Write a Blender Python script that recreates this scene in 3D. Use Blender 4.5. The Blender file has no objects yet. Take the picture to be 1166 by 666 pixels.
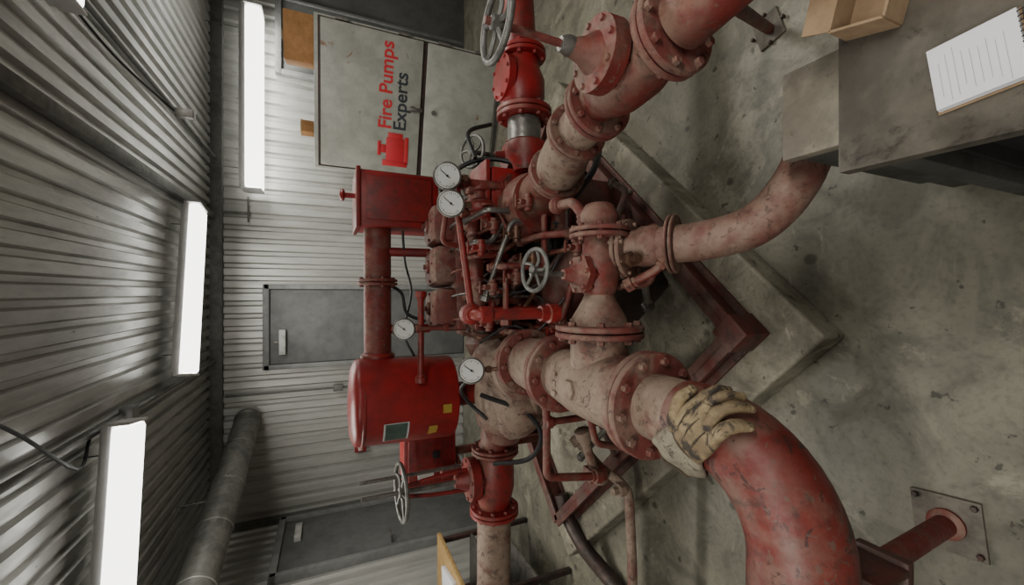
import bpy, math, random
from mathutils import Vector, Matrix, noise
import bmesh
random.seed(7)
SC=bpy.context.scene.collection
V=Vector
# ------------------------------------------------------------------ camera
cam=bpy.data.cameras.new('camera'); co=bpy.data.objects.new('camera',cam); SC.objects.link(co)
p=math.radians(24)
Dn=V((0,-math.sin(p),-math.cos(p)));Rt=V((1,0,0));Fw=V((0,math.cos(p),-math.sin(p)))
M=Matrix((Dn,Rt,-Fw)).transposed().to_4x4(); M.translation=V((0,0,1.55)); co.matrix_world=M
cam.sensor_width=36; cam.lens=14.5; cam.clip_start=.02
bpy.context.scene.camera=co
# ------------------------------------------------------------------ materials
def ramp(nt,src,a,b):
    r=nt.nodes.new('ShaderNodeMapRange'); r.inputs[1].default_value=a; r.inputs[2].default_value=b
    r.interpolation_type='SMOOTHSTEP'
    nt.links.new(src,r.inputs[0]); return r.outputs[0]
def mix(nt,f,a,b):
    m=nt.nodes.new('ShaderNodeMix'); m.data_type='RGBA'
    if isinstance(f,(int,float)): m.inputs[0].default_value=f
    else: nt.links.new(f,m.inputs[0])
    for i,x in ((6,a),(7,b)):
        if isinstance(x,tuple): m.inputs[i].default_value=(*x,1)
        else: nt.links.new(x,m.inputs[i])
    return m.outputs[2]
def mth(nt,op,a,b):
    m=nt.nodes.new('ShaderNodeMath'); m.operation=op
    for i,x in enumerate((a,b)):
        if isinstance(x,(int,float)): m.inputs[i].default_value=x
        else: nt.links.new(x,m.inputs[i])
    return m.outputs[0]
def nz(nt,co,scale,det=6,rough=.6,dist=0):
    n=nt.nodes.new('ShaderNodeTexNoise'); n.inputs['Scale'].default_value=scale; n.inputs['Detail'].default_value=det
    n.inputs['Roughness'].default_value=rough; n.inputs['Distortion'].default_value=dist
    nt.links.new(co,n.inputs['Vector']); return n.outputs['Fac']
def mat(name,c1,c2=None,c3=None,dustc=None,s=6,rough=.6,metal=0,bump=.15,th=(.45,.62),th3=(.6,.66),dust=.6,stretch=None,rv=.15,grime=.45,chips=None):
    m=bpy.data.materials.new(name); m.use_nodes=True; nt=m.node_tree; b=nt.nodes['Principled BSDF']
    tc=nt.nodes.new('ShaderNodeTexCoord').outputs['Object']
    if stretch:
        mp=nt.nodes.new('ShaderNodeMapping'); mp.inputs['Scale'].default_value=stretch; nt.links.new(tc,mp.inputs[0]); tc=mp.outputs[0]
    n1=nz(nt,tc,s,6,.6,.3); n2=nz(nt,tc,s*4.3,8,.7)
    c2=c2 or tuple(x*.7 for x in c1)
    col=mix(nt,ramp(nt,n1,*th),c1,c2)
    col=mix(nt,mth(nt,'MULTIPLY',ramp(nt,n2,.35,.75),grime),col,tuple(x*.35 for x in c1))
    if dustc:
        g=nt.nodes.new('ShaderNodeNewGeometry'); sp=nt.nodes.new('ShaderNodeSeparateXYZ'); nt.links.new(g.outputs['Normal'],sp.inputs[0])
        up=ramp(nt,sp.outputs[2],.0,1)
        n4=nz(nt,tc,s*1.7,7,.65)
        f=mth(nt,'MULTIPLY',mth(nt,'MULTIPLY',up,ramp(nt,n4,.35,.62)),dust)
        col=mix(nt,f,col,dustc)
    if c3:
        n3=nz(nt,tc,s*2.1,9,.72,.6)
        col=mix(nt,ramp(nt,n3,*th3),col,c3)
    if chips:
        n7=nz(nt,tc,s*6.5,5,.65,.8)
        col=mix(nt,mth(nt,'MULTIPLY',ramp(nt,n7,.61,.65),.8),col,chips)
        n8=nz(nt,tc,s*2.7,8,.75,.5)
        col=mix(nt,mth(nt,'MULTIPLY',ramp(nt,n8,.53,.66),.65),col,tuple(x*.35 for x in chips))
    nt.links.new(col,b.inputs['Base Color'])
    b.inputs['Metallic'].default_value=metal
    r=nt.nodes.new('ShaderNodeMapRange'); nt.links.new(n2,r.inputs[0]); r.inputs[3].default_value=max(.05,rough-rv); r.inputs[4].default_value=min(1,rough+rv)
    nt.links.new(r.outputs[0],b.inputs['Roughness'])
    if bump:
        bp=nt.nodes.new('ShaderNodeBump'); bp.inputs['Strength'].default_value=bump; bp.inputs['Distance'].default_value=.01
        nt.links.new(n2,bp.inputs['Height']); nt.links.new(bp.outputs[0],b.inputs['Normal'])
    return m
def emis(name,c,st):
    m=bpy.data.materials.new(name); m.use_nodes=True; b=m.node_tree.nodes['Principled BSDF']
    b.inputs['Base Color'].default_value=(*c,1); b.inputs['Emission Color'].default_value=(*c,1); b.inputs['Emission Strength'].default_value=st
    return m
DU=(.25,.18,.13)
CH=(.14,.095,.07)
RED=mat('red_paint',(.23,.013,.012),(.14,.013,.012),(.06,.026,.02),DU,s=7,rough=.45,dust=.45,th3=(.60,.66),chips=(.10,.045,.035))
REDB=mat('red_paint_bright',(.28,.012,.013),(.20,.011,.011),(.09,.02,.017),DU,s=4,rough=.40,dust=.15,th3=(.66,.71))
REDD=mat('red_paint_dusty',(.165,.020,.016),(.155,.062,.046),(.06,.03,.025),DU,s=9,rough=.58,dust=.6,chips=CH)
ROSE=mat('faded_red_paint',(.155,.036,.029),(.19,.11,.085),(.07,.035,.028),DU,s=11,rough=.7,dust=.6,chips=CH)
BEI=mat('dusty_primer',(.255,.182,.135),(.155,.062,.047),(.075,.045,.035),(.31,.24,.185),s=9,rough=.72,dust=.5,th=(.48,.64),th3=(.575,.65),chips=(.13,.07,.055))
ELB=mat('elbow_paint',(.155,.018,.014),(.155,.062,.046),(.05,.02,.017),(.21,.15,.115),s=8,rough=.5,dust=.42,th=(.48,.58),th3=(.57,.62),chips=(.12,.07,.055))
PIPB=mat('bypass_paint',(.18,.072,.056),(.235,.15,.115),(.085,.043,.034),(.27,.205,.155),s=9,rough=.62,dust=.6,chips=(.11,.05,.04))
DARK=mat('dark_oily_metal',(.045,.034,.03),(.075,.035,.03),(.018,.015,.015),(.15,.11,.085),s=9,rough=.5,metal=.3,dust=.4)
RUSTD=mat('rusty_skid_paint',(.115,.026,.021),(.08,.038,.032),(.035,.02,.018),(.15,.11,.09),s=6,rough=.65,dust=.5,chips=(.07,.045,.035))
BLK=mat('black_rubber',(.012,.012,.013),s=6,rough=.5,bump=.05)
STL=mat('grey_steel',(.24,.23,.21),(.15,.14,.13),(.07,.05,.04),s=14,rough=.42,metal=.7)
WH=mat('handwheel_grey',(.18,.18,.165),(.11,.105,.10),(.06,.045,.035),s=20,rough=.45,metal=.4)
COP=mat('tarnished_copper',(.16,.085,.055),(.10,.055,.04),s=12,rough=.45,metal=.6)
WALL=mat('corrugated_wall_sheet',(.50,.50,.475),(.42,.42,.395),(.33,.32,.29),s=1.5,rough=.40,metal=.4,bump=.03,stretch=(3,3,.5),th3=(.66,.74),grime=.3)
CEIL=mat('corrugated_roof_sheet',(.50,.50,.475),(.38,.38,.36),(.25,.245,.23),s=2,rough=.33,metal=.55,bump=.04,stretch=(3,.6,1),th3=(.6,.72),grime=.35)
BEAM=mat('grey_beam',(.17,.17,.16),(.12,.12,.112),s=5,rough=.55,metal=.3)
DOOR=mat('grey_door_paint',(.14,.145,.142),(.115,.12,.118),s=2,rough=.5,bump=.03)
DOORF=mat('door_frame_paint',(.22,.225,.22),(.18,.18,.178),s=3,rough=.5,bump=.03)
GALV=mat('galvanised_duct',(.24,.24,.22),(.15,.15,.14),(.09,.085,.08),s=6,rough=.5,metal=.4,bump=.05)
CABM=mat('cabinet_paint',(.345,.35,.31),(.28,.285,.25),(.20,.11,.05),s=2.5,rough=.45,bump=.03,th3=(.635,.66),grime=.35)
WOOD=mat('yellow_wood',(.46,.30,.12),(.36,.22,.08),s=5,rough=.6,stretch=(1,6,6))
CARD=mat('cardboard',(.30,.205,.12),(.25,.165,.092),s=5,rough=.85,bump=.04)
ORG=mat('orange_carton',(.42,.21,.08),(.35,.17,.06),s=5,rough=.8)
PAP=mat('paper',(.70,.70,.73),(.64,.64,.68),s=4,rough=.8,bump=0,rv=.02,grime=.08)
INK=mat('pencil_writing',(.36,.36,.42),s=9,rough=.8,bump=0)
BENCH=mat('worn_bench_steel',(.125,.11,.088),(.075,.066,.053),(.03,.026,.021),s=6,rough=.42,metal=.2,th3=(.52,.66),bump=.06)
BENS=mat('bench_side_paint',(.07,.073,.068),(.045,.045,.042),(.025,.022,.019),s=6,rough=.5,metal=.2)
BLKM=mat('under_bench_shade',(.010,.010,.010),s=6,rough=.8)
BENB=mat('bench_block_top',(.25,.225,.175),(.18,.16,.128),(.11,.095,.072),s=8,rough=.6)
PLATE=mat('floor_plate_steel',(.15,.13,.105),(.10,.088,.072),(.065,.047,.037),s=10,rough=.6,metal=.2)
GFACE=mat('gauge_face',(.66,.67,.65),(.62,.62,.60),s=3,rough=.35,bump=0,grime=.1)
LOGOR=mat('logo_red',(.5,.02,.03),(.45,.02,.02),s=5,rough=.5,bump=0,grime=.1)
LOGOB=mat('logo_black',(.03,.035,.045),s=5,rough=.5,bump=0)
LAB=mat('green_label',(.06,.10,.08),s=9,rough=.5,bump=0)
LABY=mat('yellow_label',(.5,.33,.05),s=9,rough=.5,bump=0)
LABW=mat('white_label',(.55,.55,.53),s=9,rough=.5,bump=0,grime=.1)
GLOV=mat('worn_leather',(.30,.225,.125),(.17,.12,.065),(.032,.024,.018),s=13,rough=.72,bump=.22,th=(.42,.58),th3=(.50,.60),grime=.6)
GLVC=mat('glove_cuff_canvas',(.24,.21,.155),(.15,.125,.09),(.04,.032,.025),s=14,rough=.85,bump=.2,th3=(.53,.63))
GLVD=mat('leather_seam_and_cuff_shade',(.07,.05,.03),(.045,.033,.02),s=20,rough=.8)
FIXW=mat('fixture_white',(.7,.7,.7),(.62,.62,.62),s=4,rough=.4,bump=0,grime=.1)
TUBE=emis('fluorescent_glow',(1,.985,.93),5.0)

def concrete(name,a,b,c,s=1.3,rough=.5):
    m=bpy.data.materials.new(name); m.use_nodes=True; nt=m.node_tree; bs=nt.nodes['Principled BSDF']
    tc=nt.nodes.new('ShaderNodeTexCoord').outputs['Object']
    n1=nz(nt,tc,s,8,.62,.5); n2=nz(nt,tc,s*3.2,9,.66,.9); n3=nz(nt,tc,s*10,5,.58); n5=nz(nt,tc,s*1.8,8,.70,1.3)
    n6=nz(nt,tc,s*34,4,.6); n9=nz(nt,tc,s*.9,5,.6,.8)
    col=mix(nt,ramp(nt,n1,.39,.61),a,b)
    col=mix(nt,mth(nt,'MULTIPLY',ramp(nt,n2,.41,.65),.7),col,c)
    col=mix(nt,mth(nt,'MULTIPLY',ramp(nt,n5,.56,.63),.5),col,tuple(min(1,x*1.55) for x in a))
    col=mix(nt,mth(nt,'MULTIPLY',ramp(nt,n9,.52,.66),.55),col,tuple(x*.6 for x in c))
    col=mix(nt,mth(nt,'MULTIPLY',ramp(nt,n3,.635,.68),.8),col,tuple(x*.38 for x in c))
    col=mix(nt,mth(nt,'MULTIPLY',ramp(nt,n6,.45,.75),.35),col,tuple(x*.5 for x in c))
    vo=nt.nodes.new('ShaderNodeTexVoronoi'); vo.inputs['Scale'].default_value=6.5; nt.links.new(tc,vo.inputs['Vector'])
    col=mix(nt,mth(nt,'MULTIPLY',ramp(nt,mth(nt,'ADD',vo.outputs['Distance'],mth(nt,'MULTIPLY',n2,.45)),.38,.31),.7),col,tuple(x*.35 for x in c))
    nt.links.new(col,bs.inputs['Base Color'])
    r=nt.nodes.new('ShaderNodeMapRange'); nt.links.new(n2,r.inputs[0]); r.inputs[3].default_value=rough-.28; r.inputs[4].default_value=rough+.25
    nt.links.new(r.outputs[0],bs.inputs['Roughness'])
    bp=nt.nodes.new('ShaderNodeBump'); bp.inputs['Strength'].default_value=.12; bp.inputs['Distance'].default_value=.01
    nt.links.new(n2,bp.inputs['Height']); nt.links.new(bp.outputs[0],bs.inputs['Normal'])
    return m
FLOOR=concrete('stained_concrete',(.215,.203,.155),(.15,.142,.108),(.085,.079,.06),s=1.5)
PLIN=concrete('plinth_concrete',(.29,.268,.205),(.21,.193,.148),(.12,.109,.083),s=2.2,rough=.6)

# ------------------------------------------------------------------ mesh builder
def basis(ax):
    ax=V(ax).normalized(); t=V((0,0,1)) if abs(ax.z)<.9 else V((1,0,0))
    u=t.cross(ax).normalized(); return u,ax.cross(u),ax
def smooth_path(pts,n=6,closed=False):
    pts=[V(q) for q in pts]
    if len(pts)<3: return pts
    out=[];N=len(pts)
    rng=range(N) if closed else range(N-1)
    for i in rng:
        if closed: a,b,c,d=pts[i-1],pts[i],pts[(i+1)%N],pts[(i+2)%N]
        else:
            b,c=pts[i],pts[i+1]; a=pts[i-1] if i>0 else b*2-c; d=pts[i+2] if i+2<N else c*2-b
        for k in range(n):
            t=k/n
            out.append(.5*((2*b)+(c-a)*t+(2*a-5*b+4*c-d)*t*t+(3*b-a-3*c+d)*t**3))
    if not closed: out.append(pts[-1])
    return out
def fillet(pts,r,n=6):
    pts=[V(q) for q in pts]; out=[pts[0]]
    for i in range(1,len(pts)-1):
        a,b,c=pts[i-1],pts[i],pts[i+1]
        d1=(a-b);d2=(c-b);l=min(r,d1.length*.49,d2.length*.49)
        p1=b+d1.normalized()*l;p2=b+d2.normalized()*l
        for k in range(n+1):
            t=k/n; out.append(p1*(1-t)**2+b*2*t*(1-t)+p2*t*t)
    out.append(pts[-1]); return out
class B:
    def __init__(s,name): s.n=name;s.v=[];s.f=[];s.mi=[];s.ms=[]
    def mid(s,m):
        if m not in s.ms: s.ms.append(m)
        return s.ms.index(m)
    def add(s,vs,fs,m):
        o=len(s.v); s.v+= [tuple(q) for q in vs]; k=s.mid(m)
        for f in fs: s.f.append([i+o for i in f]); s.mi.append(k)
    def rings(s,rings,m,closed=False,caps=True):
        n=len(rings[0]); vs=[q for r in rings for q in r]; fs=[]
        R=len(rings)
        for i in range(R if closed else R-1):
            j=(i+1)%R
            for k in range(n):
                l=(k+1)%n; fs.append((i*n+k,i*n+l,j*n+l,j*n+k))
        if caps and not closed:
            fs.append(tuple(range(n-1,-1,-1))); fs.append(tuple((R-1)*n+k for k in range(n)))
        s.add(vs,fs,m)
    def lathe(s,q,ax,prof,m,seg=28,ph=0):
        u,w,a=basis(ax);q=V(q)
        s.rings([[q+a*t+(u*math.cos(ph+6.28318*k/seg)+w*math.sin(ph+6.28318*k/seg))*max(r,1e-4) for k in range(seg)] for t,r in prof],m)
    def cyl(s,p0,p1,r,m,r1=None,seg=24):
        p0=V(p0);p1=V(p1); L=(p1-p0).length; s.lathe(p0,p1-p0,[(0,r),(L,r if r1 is None else r1)],m,seg)
    def tube(s,pts,r,m,seg=12,closed=False):
        pts=[V(q) for q in pts]; N=len(pts); rs=r if isinstance(r,list) else [r]*N
        tan=[]
        for i in range(N):
            a=pts[i-1] if (i>0 or closed) else pts[i]; b=pts[(i+1)%N] if (i<N-1 or closed) else pts[i]
            tan.append((b-a).normalized())
        u=basis(tan[0])[0]; R=[]
        for i in range(N):
            u=(u-tan[i]*u.dot(tan[i])).normalized(); w=tan[i].cross(u)
            R.append([pts[i]+(u*math.cos(6.28318*k/seg)+w*math.sin(6.28318*k/seg))*rs[i] for k in range(seg)])
        s.rings(R,m,closed)
    def pipe(s,pts,r,m,f=.04,seg=10,n=5): s.tube(fillet(pts,f,n),r,m,seg)
    def run(s,pts,r=.011,m=None,f=.03):
        s.pipe(pts,r,m,f,10)
        P=[V(q) for q in pts]
        for a,c in ((P[0],P[1]),(P[-1],P[-2])):
            d=(c-a).normalized(); s.lathe(a-d*r*.5,d,[(0,r*1.5),(r*.2,r*1.8),(r*2,r*1.8),(r*2.2,r*1.3),(r*3,r*1.3)],m,6 if r<.014 else 14)
    def hose(s,pts,r,m,seg=8): s.tube(smooth_path(pts,6),r,m,seg)
    def torus(s,c,ax,R,r,m,seg=32,ss=10):
        u,w,a=basis(ax);c=V(c)
        s.tube([c+(u*math.cos(6.28318*k/seg)+w*math.sin(6.28318*k/seg))*R for k in range(seg)],r,m,ss,closed=True)
    def box(s,c,size,m,rot=0,bev=.004,R=None):
        bm=bmesh.new(); bmesh.ops.create_cube(bm,size=1)
        for q in bm.verts: q.co=V((q.co.x*size[0],q.co.y*size[1],q.co.z*size[2]))
        if bev: bmesh.ops.bevel(bm,geom=bm.edges[:],offset=min(bev,min(size)*.3),segments=2,affect='EDGES',profile=.5)
        Rm=R if R is not None else Matrix.Rotation(rot,3,'Z'); c=V(c)
        bm.verts.index_update()
        s.add([c+Rm@q.co for q in bm.verts],[[q.index for q in f.verts] for f in bm.faces],m); bm.free()
    def ball(s,c,r,m,seg=24,n=12):
        if isinstance(r,(int,float)): r=(r,r,r)
        c=V(c)
        s.rings([[c+V((r[0]*math.sin(math.pi*i/n+1e-3*(i==0)-1e-3*(i==n))*math.cos(6.28318*k/seg),r[1]*math.sin(math.pi*i/n+1e-3*(i==0)-1e-3*(i==n))*math.sin(6.28318*k/seg),r[2]*math.cos(math.pi*i/n))) for k in range(seg)] for i in range(n,-1,-1)],m)
    def bolts(s,q,ax,R,n,m,br=.009,h=.012,th=0,ph=.2):
        u,w,a=basis(ax);q=V(q)
        for k in range(n):
            an=ph+6.28318*k/n; c=q+(u*math.cos(an)+w*math.sin(an))*R
            s.lathe(c-a*(th/2+h),a,[(0,br*.8),(h*.2,br),(th+2*h-h*.2,br),(th+2*h,br*.8)],m,6)
    def joint(s,q,ax,R,m,t=.018,n=8,br=.010):
        a=V(ax).normalized();q=V(q)
        for sg in (-1,1): s.lathe(q+a*(sg*(t/2+.002)-t/2),a,[(0,R-.003),(.003,R),(t-.003,R),(t,R-.003)],m,40)
        s.lathe(q-a*.003,a,[(0,R*.8),(.006,R*.8)],BLK,30)
        s.bolts(q,a,R*.84,n,m,br,br*1.1,2*t+.004)
    def wheel(s,c,ax,R,m,rt=.008,sp=5):
        s.torus(c,ax,R,rt,m,36,10); u,w,a=basis(ax);c=V(c)
        s.lathe(c-a*.014,a,[(0,R*.16),(.004,R*.2),(.024,R*.2),(.028,R*.13)],m,16)
        for k in range(sp):
            an=6.28318*k/sp; d=u*math.cos(an)+w*math.sin(an); d2=u*math.cos(an+.25)+w*math.sin(an+.25)
            s.tube(smooth_path([c,c+d*R*.5-a*.006,c+d2*R],4),rt*.75,m,8)
    def done(s,parent=None,ang=38):
        me=bpy.data.meshes.new(s.n); me.from_pydata(s.v,[],s.f)
        for m in s.ms: me.materials.append(m)
        me.polygons.foreach_set('material_index',s.mi)
        me.polygons.foreach_set('use_smooth',[True]*len(s.f)); me.update()
        bm=bmesh.new(); bm.from_mesh(me); bmesh.ops.recalc_face_normals(bm,faces=bm.faces[:]); bm.to_mesh(me); bm.free()
        me.set_sharp_from_angle(angle=math.radians(ang))
        o=bpy.data.objects.new(s.n,me); SC.objects.link(o)
        if parent: o.parent=parent
        return o
# ------------------------------------------------------------------ room
XL,XR,YB,YF,ZC=-2.42,4.0,5.0,-2.5,2.62
def corr(name,o,u,vdir,L,H,nrm,m,pitch=.13,dep=.028):
    b=B(name);o=V(o);u=V(u);vdir=V(vdir);nrm=V(nrm)
    prof=[];x=0
    while x<L:
        for dx,h in ((0,0),(pitch*.50,0),(pitch*.62,dep),(pitch*.88,dep)):
            if x+dx<=L: prof.append((x+dx,h))
        x+=pitch
    prof.append((L,0))
    vs=[];fs=[]
    for t,h in prof:
        vs.append(o+u*t-nrm*h); vs.append(o+u*t-nrm*h+vdir*H)
    for i in range(len(prof)-1): fs.append((2*i,2*i+2,2*i+3,2*i+1))
    e=.12;k=len(vs)
    vs+=[o-u*e-nrm*.06-vdir*e,o+u*(L+e)-nrm*.06-vdir*e,o+u*(L+e)-nrm*.06+vdir*(H+e),o-u*e-nrm*.06+vdir*(H+e)]; fs.append((k,k+1,k+2,k+3))
    b.add(vs,fs,m); return b.done(ang=20)
corr('wall_back',(XL,YB,0),(1,0,0),(0,0,1),XR-XL,ZC,(0,-1,0),WALL)
corr('wall_left',(XL,YF,0),(0,1,0),(0,0,1),YB-YF,ZC,(1,0,0),WALL)
corr('wall_right',(XR,YF,0),(0,1,0),(0,0,1),YB-YF,ZC,(-1,0,0),WALL)
corr('wall_front',(XL,YF,0),(1,0,0),(0,0,1),XR-XL,ZC,(0,1,0),WALL)
corr('ceiling',(XL,YF,ZC),(1,0,0),(0,1,0),XR-XL,YB-YF,(0,0,-1),CEIL,pitch=.10,dep=.026)
b=B('floor'); b.box(((XL+XR)/2,(YF+YB)/2,-.05),(XR-XL,YB-YF,.1),FLOOR,bev=0); b.done()
b=B('trim_1'); b.box(((XL+XR)/2,YB-.01,ZC-.03),(XR-XL,.10,.14),BEAM); b.done()
b=B('trim_2'); b.box((XL+.01,(YF+YB)/2,ZC-.03),(.10,YB-YF-.1,.14),BEAM); b.done()
b=B('trim_3'); b.box((.75,3.2,ZC-.03),(.06,3.4,.05),BEAM); b.done()
b=B('trim_4'); b.box((XL+.03,YB-.03,ZC/2),(.07,.07,ZC),BEAM); b.done()
# doors
b=B('door_1')
b.box((-.36,4.975,1.06),(.78,.04,2.10),DOOR)
for x in (-.78,.06): b.box((x,4.96,1.08),(.05,.08,2.16),DOORF)
b.box((-.36,4.96,2.14),(.89,.08,.06),DOORF)
b.box((-.52,4.93,1.99),(.26,.05,.06),LABW); b.box((-.52,4.945,2.045),(.02,.02,.05),STL)
b.cyl((-.02,4.955,1.0),(-.02,4.89,1.0),.012,STL); b.cyl((-.02,4.895,1.0),(-.13,4.895,1.0),.01,STL)
b.done()
b=B('door_2')
b.box((XL+.025,4.40,.98),(.04,.9,1.96),DOOR)
for y in (4.87,3.93): b.box((XL+.04,y,1.0),(.08,.05,2.0),DOORF)
b.box((XL+.04,4.40,1.98),(.08,.99,.06),DOORF)
b.box((XL+.07,4.55,1.82),(.05,.26,.06),LABW)
b.cyl((XL+.04,4.05,1.0),(XL+.11,4.05,1.0),.012,STL); b.cyl((XL+.105,4.05,1.0),(XL+.105,4.17,1.0),.01,STL)
b.done()
b=B('door_3')
b.box((3.1,4.975,1.0),(1.5,.04,2.0),DOOR); b.box((3.1,4.96,2.03),(1.6,.07,.06),DOORF)
for x in (2.32,3.88): b.box((x,4.96,1.0),(.05,.07,2.0),DOORF)
b.box((3.1,4.95,1.0),(.03,.03,1.98),DOORF); b.done()
# duct
b=B('ventilation_duct')
path=[V((-1.29,4.96,2.30)),V((-1.57,4.05,2.30)),V((-1.85,3.2,2.31)),V((-2.15,2.1,2.33)),V((-2.2,1.2,2.33))]
b.tube(path,.115,GALV,28)
for i in range(4):
    for t in (.02,.5):
        q=path[i].lerp(path[i+1],t); a=(path[i+1]-path[i])
        b.lathe(q,a,[(0,.117),(.004,.122),(.03,.122),(.034,.117)],GALV,28)
for y in (3.9,2.7): 
    x=-1.29-(4.96-y)*.32; b.cyl((x,y,2.40),(x,y,2.62),.008,STL,seg=8)
b.done()
b=B('ceiling_conduit')
b.cyl((-.68,.2,2.585),(-.68,4.93,2.585),.016,BEAM,seg=10)
b.tube(smooth_path([(-.2,1.5,2.6),(-.46,2.0,2.57),(-.775,2.43,2.56),(-.70,2.6,2.585)],5),.007,BLK,8)
b.cyl((1.35,.5,2.585),(1.35,4.93,2.585),.014,BEAM,seg=10)
b.box((-.68,3.0,2.575),(.08,.1,.06),BEAM); b.done()
b=B('hanging_cable')
b.tube(smooth_path([(1.3,2.3,2.60),(1.15,2.6,2.50),(1.10,2.95,2.42),(1.05,3.0,2.36)],5),.006,BLK,8)
b.box((1.05,3.0,2.32),(.05,.05,.09),STL); b.done()
b=B('wall_conduit'); b.cyl((.8,4.955,2.55),(.8,4.955,2.3),.01,BEAM,seg=8)
b.cyl((.72,4.955,2.3),(.98,4.955,2.3),.008,BEAM,seg=8)
b.cyl((-1.05,4.955,2.5),(-1.05,4.955,.9),.010,BEAM,seg=8); b.box((-1.05,4.94,1.45),(.07,.05,.1),BEAM); b.done()
# ------------------------------------------------------------------ fluorescent lights
def fluo(c,L,ang,W=.22,H=.07,energy=26,tilt=0):
    b=B('fluorescent_light'); R=Matrix.Rotation(ang,3,'Z')@Matrix.Rotation(tilt,3,'X'); c=V(c); T=lambda x,y,z: c+R@V((x,y,z))
    b.box(T(0,0,.03),(L,W*.9,.035),FIXW,R=R)
    b.box(T(0,0,.06),(L*.96,W*.4,.03),FIXW,R=R)
    b.box(T(0,0,-H/2+.014),(L*.975,W,H),TUBE,R=R,bev=.025)
    for sx in (-1,1): b.box(T(sx*(L/2-.006),0,-H/2+.02),(.014,W+.008,H+.015),FIXW,R=R)
    for sx in (-.38,.38):
        q=T(sx*L,0,.07); b.cyl(q,(q.x,q.y,ZC),.004,STL,seg=6)
    o=b.done()
    l=bpy.data.lights.new('lamp','AREA'); l.shape='RECTANGLE'; l.size=L*.95; l.size_y=W*.8; l.energy=energy; l.color=(1,.97,.89)
    lo=bpy.data.objects.new('lamp',l); SC.objects.link(lo); lo.location=T(0,0,-H+.008); lo.rotation_euler=(tilt,0,ang); lo.parent=o
    return o
fluo((1.90,4.76,2.27),1.80,0.0,H=.14,energy=12)
fluo((.035,3.75,2.48),1.28,.19)
fluo((-1.27,2.56,2.475),1.28,.15)
fluo((1.74,2.1,2.48),1.28,.05)
fluo((1.0,-.3,2.48),1.28,.1,energy=26)  # unseen fixture added behind the camera for fill light
fluo((-1.1,-.2,2.48),1.28,.1,energy=26)  # second added fill fixture, also out of view
# ------------------------------------------------------------------ cabinet
er=bpy.data.objects.new('electrical_cabinet',None); SC.objects.link(er)
ang=math.atan2(-.35,1.15); L=1.2; cc=V((1.675,3.83,0)); Rc=Matrix.Rotation(ang,3,'Z')
nv=Rc@V((0,-1,0)); ctr=cc-nv*.21
b=B('body'); b.box(ctr+V((0,0,.85)),(L,.42,1.62),CABM,R=Rc,bev=.008)
b.box(ctr+V((0,0,.02)),(L-.06,.38,.04),BEAM,R=Rc)
b.box(cc+nv*.003+V((0,0,.85)),(L-.035,.008,1.56),DARK,R=Rc,bev=0)
b.box(cc+nv*.018+V((0,0,1.195)),(L-.06,.028,.83),CABM,R=Rc,bev=.008)
b.box(cc+nv*.018+V((0,0,.405)),(L-.06,.028,.67),CABM,R=Rc,bev=.008)
b.cyl(cc+nv*.02+V((0,0,.85)),cc+nv*.06+V((0,0,.85)),.025,STL); b.box(cc+nv*.064+V((0,0,.83)),(.03,.018,.12),STL,R=Rc)
b.cyl(cc+nv*.02+V((0,0,.66)),cc+nv*.06+V((0,0,.66)),.02,STL)
for z in (.25,.6,.95,1.45):
    b.cyl(cc+Rc@V((.59,-.03,z-.05)),cc+Rc@V((.59,-.03,z+.05)),.012,STL)
b.done(er)
def text(s,x,z,size,m):
    cu=bpy.data.curves.new('lettering','FONT'); cu.body=s; cu.size=size; cu.extrude=.001; cu.offset=.003; cu.materials.append(m)
    o=bpy.data.objects.new('lettering',cu); SC.objects.link(o); o.parent=er
    o.location=cc+Rc@V((x,-.034,z)); o.rotation_euler=(math.pi/2,0,ang); return o
text('Fire Pumps',-.20,1.035,.158,LOGOR); text('Experts',-.20,.905,.158,LOGOB)
b=B('pump_logo')
def lb(x,z,w,h): b.box(cc+Rc@V((x,-.0345,z)),(w,.004,h),LOGOR,R=Rc,bev=.0015)
lb(-.37,.99,.20,.16);lb(-.37,1.10,.07,.06);lb(-.37,1.13,.12,.03);lb(-.49,.99,.05,.22);lb(-.25,.99,.05,.13);lb(-.37,.89,.24,.035)
b.done(er)
b=B('cardboard_carton'); b.box((2.10,3.86,1.77),(.36,.25,.22),ORG,rot=ang); b.box((2.10,3.86,1.885),(.06,.252,.01),CARD,rot=ang); b.done()
b=B('junction_box'); b.box((1.42,3.98,1.71),(.10,.1,.09),ORG,rot=.1); b.box((1.42,3.98,1.76),(.105,.105,.015),WOOD,rot=.1); b.done()
b=B('fire_alarm_box'); b.box((-1.75,4.955,1.22),(.09,.05,.12),REDB); b.box((-1.75,4.925,1.22),(.05,.02,.05),LABW); b.done()
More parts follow.
